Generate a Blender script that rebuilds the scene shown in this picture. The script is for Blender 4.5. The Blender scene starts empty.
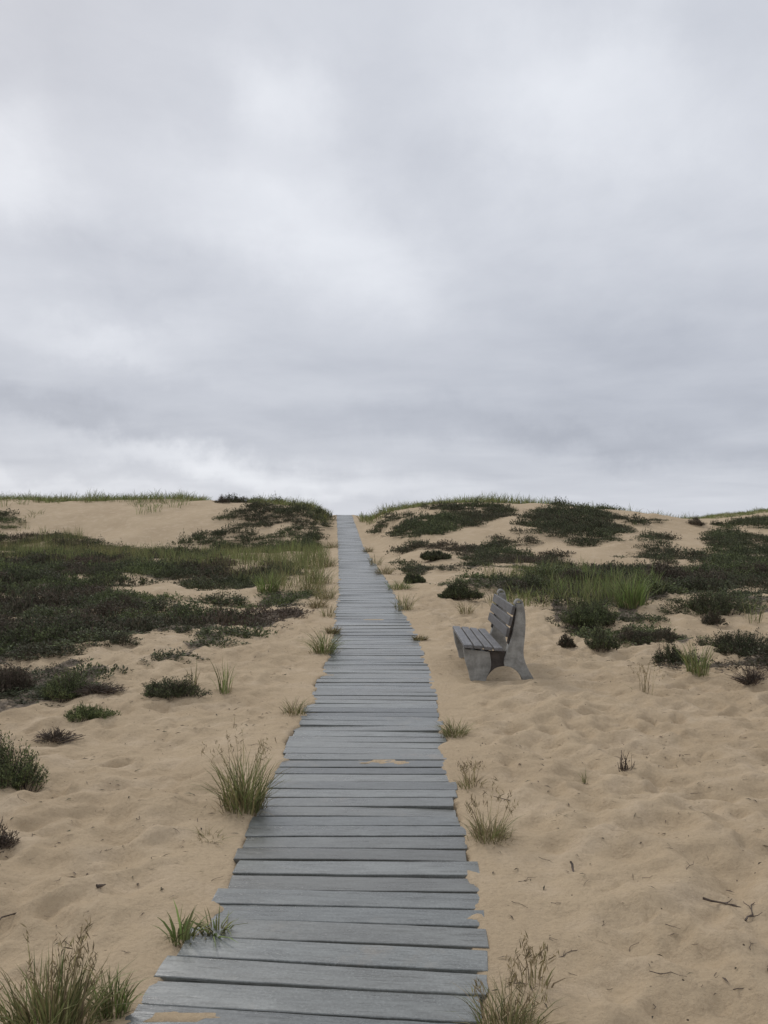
import bpy, math, random
import numpy as np
from mathutils import Matrix, Vector

SEED = 11
rng = np.random.default_rng(SEED)
random.seed(SEED)
scene = bpy.context.scene
COL = scene.collection

# ------------------------------------------------------------------ camera constants
F = 829.0                    # focal length in pixels of the 768 x 1024 frame
PITCH = math.atan(16.0 / F)
EYE = 1.55

# ------------------------------------------------------------------ small helpers
def sstep(a, b, x):
    t = np.clip((x - a) / (b - a), 0, 1)
    return t * t * (3 - 2 * t)

def hash2(ix, iy, s):
    n = (ix.astype(np.int64) * 374761393 + iy.astype(np.int64) * 668265263 + s * 974711) & 0x7fffffff
    n = ((n ^ (n >> 13)) * 1274126177) & 0x7fffffff
    n = (n ^ (n >> 16)) & 0xffffff
    return n / float(0xffffff)

def vnoise(x, y, s=0):
    x = np.asarray(x, float); y = np.asarray(y, float)
    ix = np.floor(x); iy = np.floor(y)
    fx = x - ix; fy = y - iy
    fx = fx * fx * fx * (fx * (fx * 6 - 15) + 10); fy = fy * fy * fy * (fy * (fy * 6 - 15) + 10)
    a = hash2(ix, iy, s); b = hash2(ix + 1, iy, s); c = hash2(ix, iy + 1, s); d = hash2(ix + 1, iy + 1, s)
    return (a * (1 - fx) + b * fx) * (1 - fy) + (c * (1 - fx) + d * fx) * fy

def fbm(x, y, s=0, o=3):
    v = 0; a = 1; t = 0
    for i in range(o):
        v = v + a * vnoise(x * 2 ** i + 17.3 * i, y * 2 ** i - 9.1 * i, s + i * 7)
        t += a; a *= 0.5
    return v / t                       # 0..1

class Curve1:
    """smooth 1-d interpolation through points (Catmull-Rom slopes, limited)"""
    def __init__(s, pts):
        p = np.array(sorted(pts), float); s.x = p[:, 0]; s.y = p[:, 1]
        d = np.diff(s.y) / np.diff(s.x)
        m = np.empty(len(p)); m[0] = d[0]; m[-1] = d[-1]
        for i in range(1, len(p) - 1):
            m[i] = 0 if d[i - 1] * d[i] <= 0 else 2 * d[i - 1] * d[i] / (d[i - 1] + d[i])
        s.m = m
    def __call__(s, x):
        x = np.clip(np.asarray(x, float), s.x[0], s.x[-1])
        i = np.clip(np.searchsorted(s.x, x) - 1, 0, len(s.x) - 2)
        h = s.x[i + 1] - s.x[i]; t = (x - s.x[i]) / h
        return ((2*t**3 - 3*t**2 + 1) * s.y[i] + (t**3 - 2*t**2 + t) * h * s.m[i]
                + (-2*t**3 + 3*t**2) * s.y[i + 1] + (t**3 - t**2) * h * s.m[i + 1])

# ------------------------------------------------------------------ the lie of the land
path_z = Curve1([(-60, 0), (0, 0), (5, .01), (8, .05), (10, .09), (13, .165), (19, .32), (27, .50), (35, .74), (45, 1.36),
                 (52, 1.93), (57, 2.33), (60, 2.46), (64, 2.42), (75, 1.9), (100, .9), (150, 0), (600, -2)])
path_x = Curve1([(-30, -2.6), (-5, -1.0), (0, -.58), (1.5, -.40), (2.6, -.26), (3.2, -.165), (4, -.125), (5.3, -.13), (7.8, -.08),
                 (10, -.10), (13, -.21), (19, -.49), (27, -.93), (35, -1.40), (45, -1.98), (57, -2.72), (64, -3.15), (100, -5), (600, -20)])
base_z = Curve1([(-60, 0), (0, 0), (5, .01), (8, .05), (10, .09), (13, .165), (19, .32), (27, .46), (35, .60), (45, .85), (60, 1.1),
                 (75, 1.0), (100, .8), (150, 0), (600, -2)])
RIDGE = 50.0
_cr = [(-1500, 506), (-700, 512), (-300, 504), (-150, 499), (0, 501), (50, 502), (100, 501), (190, 501), (230, 502), (260, 504), (300, 508),
       (320, 514), (333, 519), (345, 522), (356, 520), (370, 519), (380, 517), (400, 511), (420, 507), (450, 504.5), (490, 505), (520, 507), (540, 507),
       (560, 510), (600, 514), (640, 520), (700, 523), (740, 522), (800, 518), (900, 508), (1200, 503), (1700, 512), (2300, 505)]
crest = Curve1([((p - 384) / F * RIDGE, EYE + (528 - q) / F * RIDGE) for p, q in _cr])

def Zbase(x, y):
    x = np.asarray(x, float); y = np.asarray(y, float)
    lat = np.abs(x - path_x(y))
    pz = path_z(y)
    # slope foot: steep sand face far left, long gentle slope on the right
    side = sstep(-6, 1, x - path_x(y))
    f0 = 35 + (19 - 35) * side
    face = sstep(0, 1, (y - f0) / (RIDGE - 1 - f0))
    zc = crest(x) - .25 * sstep(57, 75, y) - crest(x) * sstep(62, 150, y)
    z = base_z(y) * (1 - face) + zc * face
    # hummocks under the heather
    hum = (fbm(x / 6.5, y / 6.5, 3) - .5) * .75 * sstep(14, 24, y) * (1 - .75 * sstep(38, 50, y))
    hum = hum + (fbm(x / 2.1, y / 2.1, 9) - .5) * .40 * sstep(7, 12, y)
    z = z + hum
    z = z + .42 * np.exp(-(((x + 6.6) / 3.0) ** 2 + ((y - 42) / 4.0) ** 2))
    # low sand bank to the right of the bench
    z = z + .10 * np.exp(-(((x - 3.3) / 1.5) ** 2 + ((y - 7.6) / .8) ** 2)) + .07 * np.exp(-(((x - 4.8) / 2) ** 2 + ((y - 9.2) / 1.2) ** 2))
    # far grassy hill behind on the right
    z = z + 1.15 * np.exp(-(((x - 42) / 11) ** 2 + ((y - 82) / 9) ** 2))
    w = sstep(.75, 1.2 + 1.6 * sstep(5, 25, y) - .9 * sstep(36, 55, y), lat)
    z = pz * (1 - w) + z * w
    # soft foreground unevenness
    near = 1 - sstep(12, 22, y)
    z = z + w * near * ((fbm(x / 1.5, y / 1.3, 21, 3) - .5) * .15 + (fbm(x / .36, y / .26, 31, 3) - .5) * .085 + (fbm(x / .16, y / .12, 37, 2) - .5) * .03)
    return z

W2 = .55                         # half width of the boardwalk
DECK = .03                       # top of the planks over path_z

def under_deck(x, y, z):
    """ground sinks a little under the planks; drifted sand lies level with their ends and over them here and there"""
    lat = np.abs(x - path_x(y))
    e = (fbm(x / .5, y / .30, 41, 3) - .5)
    e = e - .28 * (sstep(3.45, 3.75, y) - sstep(4.75, 5.05, y)) * (x > path_x(y))
    edge = 1 - sstep(W2 - .065 + e * .15, W2 - .01 + e * .15, lat)
    zr = path_z(y) + DECK + .001 + .034 * (fbm(x / .6, y / .40, 47, 3) - .45)
    rim = (1 - sstep(W2 + .10, W2 + .45, lat)) * (y < 66)
    z = z * (1 - rim) + (zr + (z - path_z(y)) * .25) * rim
    zd = path_z(y) - .045
    return np.where((y < 66), z * (1 - edge) + zd * edge, z)

def project(x, y, z):
    dz = np.asarray(z) - EYE
    cp, sp = math.cos(PITCH), math.sin(PITCH)
    fw = np.maximum(np.asarray(y) * cp + dz * sp, 1e-3)
    up = -np.asarray(y) * sp + dz * cp
    return 384 + F * np.asarray(x) / fw, 512 - F * up / fw

# grid lines: fine where the camera is close, coarser with distance
def axis(core0, core1, step, g, lo, hi):
    a = list(np.arange(core0, core1, step))
    s = step; v = a[-1]
    while v < hi:
        s *= g; v += s; a.append(v)
    s = step; v = a[0]; b = []
    while v > lo:
        s *= g; v -= s; b.append(v)
    return np.array(b[::-1] + a)
GX = axis(-2.6, 3.2, .023, 1.0125, -420, 420)
GY = axis(2.0, 7.6, .023, 1.0125, -40, 520)
XX, YY = np.meshgrid(GX, GY)
ZZ = Zbase(XX, YY)

def bowls(x, y, cell, s):
    """squared distance to the nearest of many scattered centres: rounded dips that meet in ridges"""
    u = x / cell; v = y / cell; iu = np.floor(u); iv = np.floor(v); best = np.full(u.shape, 9.0)
    for a in (-1, 0, 1):
        for b_ in (-1, 0, 1):
            cu = iu + a; cv = iv + b_
            d = (u - cu - hash2(cu, cv, s)) ** 2 + (v - cv - hash2(cu, cv, s + 5)) ** 2
            best = np.minimum(best, d)
    return .26 * (1 - np.exp(-best / .26))
sel = (YY > 1) & (YY < 22) & (np.abs(XX) < 16)
xs_, ys_ = XX[sel], YY[sel]
wx = xs_ + .16 * (fbm(xs_ / .22, ys_ / .22, 501, 3) - .5); wy = ys_ + .16 * (fbm(xs_ / .22 + 7, ys_ / .22, 503, 3) - .5)
amp = sstep(W2 + .02, W2 + .35, np.abs(xs_ - path_x(ys_))) * (1 - sstep(14, 22, ys_)) * np.where(xs_ > 0, 1.0, .75) * (.35 + 1.0 * fbm(xs_ / 1.2, ys_ / 1.2, 505, 2))
amp = amp * (1 - np.exp(-(((xs_ - 1.2) / .6) ** 2 + ((ys_ - 8.8) / 1.1) ** 2)))
ZZ[sel] += amp * (.320 * bowls(wx, wy * .9, .25, 507) + .095 * bowls(wx, wy, .13, 509))
# footprints and scuffs trodden into the loose sand
WX = XX + .10 * (fbm(XX / .13, YY / .13, 401, 3) - .5); WY = YY + .10 * (fbm(XX / .13 + 9, YY / .13, 403, 3) - .5)
n_fp = 2600
fx = rng.uniform(-7, 9, n_fp); fy = 1.2 + 16 * rng.random(n_fp) ** 1.2
for i in range(n_fp):
    px, py = fx[i], fy[i]
    lat = abs(px - float(path_x(py)))
    if lat < W2 + .12 or (abs(px - 1.2) < .55 and abs(py - 8.8) < 1.0): continue
    a = rng.normal(0, .6); rl = .045 + .09 * rng.random() ** 3; rw = rl * rng.uniform(.45, .75); d = rng.uniform(.005, .030) * (1.25 if px > 0 else 1.0) * (rl / .09)
    m = rl * 3
    i0, i1 = np.searchsorted(GX, [px - m, px + m]); j0, j1 = np.searchsorted(GY, [py - m, py + m])
    if i1 <= i0 or j1 <= j0: continue
    dx = WX[j0:j1, i0:i1] - px; dy = WY[j0:j1, i0:i1] - py
    u = (dx * math.cos(a) + dy * math.sin(a)) / rw; v = (-dx * math.sin(a) + dy * math.cos(a)) / rl
    r = np.sqrt(u * u + v * v)
    fade = sstep(W2 + .02, W2 + .2, np.abs(XX[j0:j1, i0:i1] - path_x(YY[j0:j1, i0:i1])))
    ZZ[j0:j1, i0:i1] += fade * (-d * np.exp(-r ** 3) + .45 * d * np.exp(-((r - 1.35) / .42) ** 2))
ZZ = under_deck(XX, YY, ZZ)

# sand that has blown onto the planks: low lens-shaped heaps of the same ground
def sand_heap(x0, y0, rx, ry, h, s):
    i0, i1 = np.searchsorted(GX, [x0 - 3 * rx, x0 + 3 * rx]); j0, j1 = np.searchsorted(GY, [y0 - 3 * ry, y0 + 3 * ry])
    X = XX[j0:j1, i0:i1]; Y = YY[j0:j1, i0:i1]; Z = ZZ[j0:j1, i0:i1]
    r2 = ((X - x0) / rx) ** 2 + ((Y - y0) / ry) ** 2
    n = .1 + 1.6 * fbm(X / .13, Y / .05, s, 4)
    k = (r2 < 9) & (np.abs(X - path_x(Y)) < W2 + .05)
    up = np.minimum(Z + h * np.exp(-r2) * n, np.maximum(Z, path_z(Y) + DECK - .004 + .016 * fbm(X / .2, Y / .1, s + 3, 3)))
    ZZ[j0:j1, i0:i1] = np.where(k, up, Z)
sand_heap(-.02, 5.40, .40, .14, .10, 5)
sand_heap(-.66, 2.60, .28, .05, .11, 6)
sand_heap(-.42, 4.75, .14, .06, .085, 8)
sand_heap(-.60, 8.3, .18, .10, .085, 12)
sand_heap(-.2, 12.4, .35, .12, .085, 15)
for q in range(26):
    yy_ = 3.2 + 14 * rng.random() ** 1.3; sd_ = rng.choice([-1, 1])
    sand_heap(float(path_x(yy_)) + sd_ * (W2 - rng.uniform(0, .10)), yy_, rng.uniform(.03, .10), rng.uniform(.02, .06), .085, 100 + q)

def Zg(x, y):
    x = np.asarray(x, float); y = np.asarray(y, float)
    i = np.clip(np.searchsorted(GX, x) - 1, 0, len(GX) - 2); j = np.clip(np.searchsorted(GY, y) - 1, 0, len(GY) - 2)
    u = np.clip((x - GX[i]) / (GX[i + 1] - GX[i]), 0, 1); v = np.clip((y - GY[j]) / (GY[j + 1] - GY[j]), 0, 1)
    return (ZZ[j, i] * (1 - u) + ZZ[j, i + 1] * u) * (1 - v) + (ZZ[j + 1, i] * (1 - u) + ZZ[j + 1, i + 1] * u) * v

def at(px, py):
    """the point of the ground seen at a pixel of the photograph"""
    cp, sp = math.cos(PITCH), math.sin(PITCH)
    a = (px - 384) / F; b = (512 - py) / F
    d = np.array([a, cp - b * sp, sp + b * cp])
    t = np.concatenate([np.linspace(1.5, 12, 1500), np.linspace(12, 90, 2500)])
    zz = Zg(d[0] * t, d[1] * t) - (EYE + d[2] * t)
    k = np.argmax(zz > 0)
    if k == 0: k = len(t) - 1
    t0 = t[k - 1] + (t[k] - t[k - 1]) * (-zz[k - 1]) / max(zz[k] - zz[k - 1], 1e-9)
    return d[0] * t0, d[1] * t0, float(Zg(d[0] * t0, d[1] * t0))

# ------------------------------------------------------------------ meshes from arrays
def mesh_np(name, V, quads=None, tris=None, fattr=None, vattr=None, mats=(), smooth=False, fmat=None):
    me = bpy.data.meshes.new(name)
    V = np.asarray(V, np.float32).reshape(-1, 3)
    parts = []; tot = []
    if quads is not None and len(quads): parts.append(np.asarray(quads, np.int32).ravel()); tot.append(np.full(len(quads), 4, np.int32))
    if tris is not None and len(tris): parts.append(np.asarray(tris, np.int32).ravel()); tot.append(np.full(len(tris), 3, np.int32))
    L = np.concatenate(parts); T = np.concatenate(tot); S = np.concatenate([[0], np.cumsum(T)[:-1]]).astype(np.int32)
    me.vertices.add(len(V)); me.vertices.foreach_set('co', V.ravel())
    me.loops.add(len(L)); me.loops.foreach_set('vertex_index', L)
    me.polygons.add(len(T)); me.polygons.foreach_set('loop_start', S)
    try: me.polygons.foreach_set('loop_total', T)
    except Exception: pass
    me.polygons.foreach_set('use_smooth', np.full(len(T), smooth, bool))
    if fmat is not None: me.polygons.foreach_set('material_index', np.asarray(fmat, np.int32))
    for k, v in (fattr or {}).items():
        me.attributes.new(k, 'FLOAT', 'FACE').data.foreach_set('value', np.asarray(v, np.float32))
    for k, v in (vattr or {}).items():
        me.attributes.new(k, 'FLOAT', 'POINT').data.foreach_set('value', np.asarray(v, np.float32))
    for m in mats: me.materials.append(m)
    me.update(calc_edges=True)
    return me

def link(name, data, parent=None):
    o = bpy.data.objects.new(name, data); COL.objects.link(o)
    if parent is not None: o.parent = parent
    return o

def tag(o, label=None, cat=None, group=None, kind=None):
    if label: o['label'] = label
    if cat: o['category'] = cat
    if group: o['group'] = group
    if kind: o['kind'] = kind
    return o

class Soup:
    """collects leaf and blade arrays that end up in one mesh"""
    def __init__(s): s.V = []; s.Q = []; s.T = []; s.tq = []; s.tt = []; s.n = 0
    def add(s, V, Q=None, T=None, tq=None, tt=None, M=None, off=(0, 0, 0)):
        if M is not None: V = V @ M.T
        V = V + np.asarray(off)
        s.V.append(V)
        if Q is not None and len(Q): s.Q.append(Q + s.n); s.tq.append(tq)
        if T is not None and len(T): s.T.append(T + s.n); s.tt.append(tt)
        s.n += len(V)
    def mesh(s, name, mats):
        V = np.concatenate(s.V)
        Q = np.concatenate(s.Q) if s.Q else None; T = np.concatenate(s.T) if s.T else None
        t = np.concatenate((s.tq if s.Q else []) + (s.tt if s.T else []))
        return mesh_np(name, V, Q, T, {'tint': t}, mats=mats)

# ------------------------------------------------------------------ node helpers
def new_mat(name):
    m = bpy.data.materials.new(name); m.use_nodes = True
    nt = m.node_tree; nt.nodes.clear()
    return m, nt
def N(nt, t, **kw):
    n = nt.nodes.new(t)
    for k, v in kw.items():
        if k == 'ins':
            for a, b in v.items(): n.inputs[a].default_value = b
        else: setattr(n, k, v)
    return n
def ramp(nt, stops, interp='LINEAR'):
    r = nt.nodes.new('ShaderNodeValToRGB'); e = r.color_ramp.elements; r.color_ramp.interpolation = interp
    while len(e) < len(stops): e.new(.5)
    for el, (p, c) in zip(e, stops):
        el.position = p; el.color = (*c, 1) if len(c) == 3 else c
    return r
def mixc(nt, fac, a, b, mode='MIX'):
    n = nt.nodes.new('ShaderNodeMix'); n.data_type = 'RGBA'; n.blend_type = mode; n.clamp_factor = True
    for sock, v in ((n.inputs[0], fac), (n.inputs[6], a), (n.inputs[7], b)):
        if hasattr(v, 'is_linked'): nt.links.new(v, sock)
        elif isinstance(v, (int, float)): sock.default_value = v
        else: sock.default_value = (*v, 1)
    return n.outputs[2]
def math_n(nt, op, a, b=None, c=None, clamp=False):
    n = nt.nodes.new('ShaderNodeMath'); n.operation = op; n.use_clamp = clamp
    for i, v in enumerate((a, b, c)):
        if v is None: continue
        if hasattr(v, 'is_linked'): nt.links.new(v, n.inputs[i])
        else: n.inputs[i].default_value = v
    return n.outputs[0]

# ------------------------------------------------------------------ materials
def sand_material():
    m, nt = new_mat('loose_sand'); L = nt.links.new
    tc = N(nt, 'ShaderNodeTexCoord'); P = tc.outputs['Object']
    def noise(sc, det=4, rough=.55):
        n = N(nt, 'ShaderNodeTexNoise', ins={'Scale': sc, 'Detail': det, 'Roughness': rough}); L(P, n.inputs['Vector']); return n.outputs['Fac']
    big = noise(.55, 3); mid = noise(3.2, 4); fine = noise(45, 5, .7); grain = noise(420, 2, .8)
    c = mixc(nt, ramp_out(nt, big, .35, .7), (.500, .386, .252), (.440, .334, .215))
    c = mixc(nt, ramp_out(nt, mid, .45, .75), c, (.540, .424, .290))
    c = mixc(nt, math_n(nt, 'MULTIPLY', ramp_out(nt, fine, .42, .75), .35), c, (.26, .185, .12))
    c = mixc(nt, math_n(nt, 'MULTIPLY', ramp_out(nt, grain, .52, .75), .35), c, (.58, .48, .36))
    # dark flecks of plant matter
    vo = N(nt, 'ShaderNodeTexVoronoi', ins={'Scale': 26.0, 'Randomness': 1.0}); L(P, vo.inputs['Vector'])
    sel = N(nt, 'ShaderNodeSeparateColor'); L(vo.outputs['Color'], sel.inputs[0])
    fleck = math_n(nt, 'MULTIPLY', math_n(nt, 'LESS_THAN', vo.outputs['Distance'], .13), math_n(nt, 'GREATER_THAN', sel.outputs[0], .83))
    fleck = math_n(nt, 'MULTIPLY', fleck, ramp_out(nt, noise(1.3, 3), .42, .6))
    c = mixc(nt, math_n(nt, 'MULTIPLY', fleck, .9), c, (.06, .045, .03))
    # litter under the heather
    at_ = N(nt, 'ShaderNodeAttribute', attribute_name='litter')
    ln = math_n(nt, 'ADD', math_n(nt, 'MULTIPLY', at_.outputs['Fac'], .62), math_n(nt, 'SUBTRACT', noise(7, 6, .7), .72))
    lit = mixc(nt, ramp_out(nt, noise(22, 5, .7), .4, .65), (.085, .068, .05), (.21, .17, .13))
    c = mixc(nt, ramp_out(nt, ln, .12, .38), c, lit)
    b = N(nt, 'ShaderNodeBsdfPrincipled', ins={'Roughness': .95, 'Specular IOR Level': .12}); L(c, b.inputs['Base Color'])
    h = math_n(nt, 'ADD', math_n(nt, 'MULTIPLY', noise(11, 4, .6), .6), math_n(nt, 'ADD', math_n(nt, 'MULTIPLY', fine, .22), math_n(nt, 'MULTIPLY', grain, .05)))
    bp = N(nt, 'ShaderNodeBump', ins={'Strength': .85, 'Distance': .05}); L(h, bp.inputs['Height']); L(bp.outputs[0], b.inputs['Normal'])
    o = N(nt, 'ShaderNodeOutputMaterial'); L(b.outputs[0], o.inputs[0])
    return m
def ramp_out(nt, v, a, b):
    n = nt.nodes.new('ShaderNodeMapRange'); n.clamp = True; n.interpolation_type = 'SMOOTHSTEP'
    nt.links.new(v, n.inputs[0]); n.inputs[1].default_value = a; n.inputs[2].default_value = b
    return n.outputs[0]

def wood_material(name, dark, light, rough=.5, grain_axis=0, spec=.4):
    m, nt = new_mat(name); L = nt.links.new
    tc = N(nt, 'ShaderNodeTexCoord'); tone = N(nt, 'ShaderNodeAttribute', attribute_name='tone')
    off = N(nt, 'ShaderNodeCombineXYZ'); 
    t100 = math_n(nt, 'MULTIPLY', tone.outputs['Fac'], 137.0)
    for i in range(3): L(t100, off.inputs[i])
    ad = N(nt, 'ShaderNodeVectorMath', operation='ADD'); L(tc.outputs['Object'], ad.inputs[0]); L(off.outputs[0], ad.inputs[1])
    sc = [60, 60, 60]; sc[grain_axis] = 7
    mp = N(nt, 'ShaderNodeVectorMath', operation='MULTIPLY'); L(ad.outputs[0], mp.inputs[0]); mp.inputs[1].default_value = sc
    g = N(nt, 'ShaderNodeTexNoise', ins={'Scale': 1.0, 'Detail': 6, 'Roughness': .65, 'Distortion': .4}); L(mp.outputs[0], g.inputs['Vector'])
    sc2 = [9, 9, 9]; sc2[grain_axis] = 3.0
    mp2 = N(nt, 'ShaderNodeVectorMath', operation='MULTIPLY'); L(ad.outputs[0], mp2.inputs[0]); mp2.inputs[1].default_value = sc2
    bl = N(nt, 'ShaderNodeTexNoise', ins={'Scale': 1.0, 'Detail': 5, 'Roughness': .6}); L(mp2.outputs[0], bl.inputs['Vector'])
    sc3 = [150, 150, 150]; sc3[grain_axis] = 7.0
    mp3 = N(nt, 'ShaderNodeVectorMath', operation='MULTIPLY'); L(ad.outputs[0], mp3.inputs[0]); mp3.inputs[1].default_value = sc3
    cr = N(nt, 'ShaderNodeTexNoise', ins={'Scale': 1.0, 'Detail': 2, 'Roughness': .5}); L(mp3.outputs[0], cr.inputs['Vector'])
    c = mixc(nt, ramp_out(nt, g.outputs['Fac'], .3, .7), dark, light)
    c = mixc(nt, math_n(nt, 'MULTIPLY', ramp_out(nt, bl.outputs['Fac'], .5, .72), .45), c, tuple(min(1, v * 1.45) for v in light))
    c = mixc(nt, math_n(nt, 'MULTIPLY', ramp_out(nt, bl.outputs['Fac'], .5, .3), .5), c, tuple(v * .62 for v in dark))
    c = mixc(nt, math_n(nt, 'MULTIPLY', ramp_out(nt, cr.outputs['Fac'], .62, .72), .55), c, tuple(v * .35 for v in dark))
    sp = N(nt, 'ShaderNodeTexNoise', ins={'Scale': 95.0, 'Detail': 4, 'Roughness': .75}); L(ad.outputs[0], sp.inputs['Vector'])
    c = mixc(nt, math_n(nt, 'MULTIPLY', ramp_out(nt, sp.outputs['Fac'], .52, .68), .5), c, tuple(min(1, v * 1.7) for v in light))
    c = mixc(nt, math_n(nt, 'MULTIPLY', ramp_out(nt, sp.outputs['Fac'], .48, .34), .5), c, tuple(v * .5 for v in dark))
    tv = N(nt, 'ShaderNodeMapRange'); L(tone.outputs['Fac'], tv.inputs[0]); tv.inputs[3].default_value = .6; tv.inputs[4].default_value = 1.4
    hs = N(nt, 'ShaderNodeHueSaturation'); L(c, hs.inputs['Color']); L(tv.outputs[0], hs.inputs['Value'])
    hb = math_n(nt, 'MULTIPLY', math_n(nt, 'FRACT', math_n(nt, 'MULTIPLY', tone.outputs['Fac'], 13.7)), .28)
    warm = mixc(nt, hb, hs.outputs[0], tuple(v * k for v, k in zip(light, (1.02, .86, .70))))
    # sand grains caught in the grain
    fs = N(nt, 'ShaderNodeTexNoise', ins={'Scale': 2.3, 'Detail': 7, 'Roughness': .75}); L(ad.outputs[0], fs.inputs['Vector'])
    c = mixc(nt, math_n(nt, 'MULTIPLY', ramp_out(nt, fs.outputs['Fac'], .55, .75), .45), warm, (.33, .27, .2))
    b = N(nt, 'ShaderNodeBsdfPrincipled', ins={'Specular IOR Level': spec}); L(c, b.inputs['Base Color'])
    rr = N(nt, 'ShaderNodeMapRange'); L(bl.outputs['Fac'], rr.inputs[0]); rr.inputs[3].default_value = rough - .12; rr.inputs[4].default_value = rough + .15
    L(rr.outputs[0], b.inputs['Roughness'])
    h = math_n(nt, 'SUBTRACT', math_n(nt, 'MULTIPLY', g.outputs['Fac'], .5), math_n(nt, 'MULTIPLY', ramp_out(nt, cr.outputs['Fac'], .6, .72), .5))
    bp = N(nt, 'ShaderNodeBump', ins={'Strength': .35, 'Distance': .006}); L(h, bp.inputs['Height']); L(bp.outputs[0], b.inputs['Normal'])
    o = N(nt, 'ShaderNodeOutputMaterial'); L(b.outputs[0], o.inputs[0])
    return m

def leaf_material(name, stops, var=.35, trans=.18, rough=.7):
    m, nt = new_mat(name); L = nt.links.new
    t = N(nt, 'ShaderNodeAttribute', attribute_name='tint'); g = N(nt, 'ShaderNodeNewGeometry'); oi = N(nt, 'ShaderNodeObjectInfo')
    v = math_n(nt, 'ADD', t.outputs['Fac'], math_n(nt, 'MULTIPLY', math_n(nt, 'SUBTRACT', g.outputs['Random Per Island'], .5), var))
    r = ramp(nt, stops); L(v, r.inputs[0])
    hs = N(nt, 'ShaderNodeHueSaturation'); L(r.outputs[0], hs.inputs['Color'])
    val = N(nt, 'ShaderNodeMapRange'); L(math_n(nt, 'FRACT', math_n(nt, 'MULTIPLY', g.outputs['Random Per Island'], 7.31)), val.inputs[0])
    val.inputs[3].default_value = .5; val.inputs[4].default_value = 1.6; L(val.outputs[0], hs.inputs['Value'])
    b = N(nt, 'ShaderNodeBsdfPrincipled', ins={'Roughness': rough, 'Specular IOR Level': .2}); L(hs.outputs[0], b.inputs['Base Color'])
    tr = N(nt, 'ShaderNodeBsdfTranslucent'); L(hs.outputs[0], tr.inputs[0])
    mx = N(nt, 'ShaderNodeMixShader', ins={0: trans}); L(b.outputs[0], mx.inputs[1]); L(tr.outputs[0], mx.inputs[2])
    o = N(nt, 'ShaderNodeOutputMaterial'); L(mx.outputs[0], o.inputs[0])
    return m

def plain_material(name, c1, c2, scale=12, rough=.85, bump=.3, spec=.25):
    m, nt = new_mat(name); L = nt.links.new
    tc = N(nt, 'ShaderNodeTexCoord')
    n = N(nt, 'ShaderNodeTexNoise', ins={'Scale': scale, 'Detail': 7, 'Roughness': .65}); L(tc.outputs['Object'], n.inputs['Vector'])
    n2 = N(nt, 'ShaderNodeTexNoise', ins={'Scale': scale * 9, 'Detail': 3, 'Roughness': .7}); L(tc.outputs['Object'], n2.inputs['Vector'])
    c = mixc(nt, ramp_out(nt, n.outputs['Fac'], .3, .7), c1, c2)
    c = mixc(nt, math_n(nt, 'MULTIPLY', ramp_out(nt, n2.outputs['Fac'], .55, .75), .5), c, tuple(v * .5 for v in c1))
    b = N(nt, 'ShaderNodeBsdfPrincipled', ins={'Roughness': rough, 'Specular IOR Level': spec}); L(c, b.inputs['Base Color'])
    bp = N(nt, 'ShaderNodeBump', ins={'Strength': bump, 'Distance': .01}); L(n2.outputs['Fac'], bp.inputs['Height']); L(bp.outputs[0], b.inputs['Normal'])
    o = N(nt, 'ShaderNodeOutputMaterial'); L(b.outputs[0], o.inputs[0])
    return m

M_SAND = sand_material()
M_DECK = wood_material('weathered_plank', (.104, .109, .101), (.170, .179, .169), rough=.28, spec=1.0)
M_SLAT = wood_material('weathered_slat', (.085, .085, .088), (.17, .17, .175), rough=.55, grain_axis=1)
M_HEATH = leaf_material('heather_leaf', [(0, (.118, .088, .066)), (.25, (.095, .078, .054)), (.5, (.076, .082, .049)), (.75, (.108, .124, .060)), (1, (.160, .185, .074))])
M_GRASS = leaf_material('grass_blade', [(0, (.26, .20, .12)), (.28, (.235, .20, .095)), (.5, (.20, .198, .086)), (.8, (.155, .182, .070)), (1, (.19, .26, .075))], var=.5, trans=.25, rough=.55)
M_TWIG = plain_material('dry_twig', (.06, .046, .036), (.16, .125, .10), 20)
M_CONC = plain_material('weathered_concrete', (.18, .175, .16), (.36, .355, .33), 9, .9, .35)
M_BROWN = plain_material('dark_brown_concrete', (.055, .047, .042), (.105, .09, .08), 9, .9, .3)  # darker brown than the end supports; for the recessed web, brackets share it

# ------------------------------------------------------------------ polygons that say where the heather and the grass grow
def inside(px, py, poly):
    x = np.asarray(px); y = np.asarray(py); r = np.zeros(x.shape, bool); n = len(poly)
    for i in range(n):
        x1, y1 = poly[i]; x2, y2 = poly[(i + 1) % n]
        if y1 == y2: continue
        c = ((y1 > y) != (y2 > y)) & (x < (x2 - x1) * (y - y1) / (y2 - y1) + x1)
        r ^= c
    return r

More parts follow.
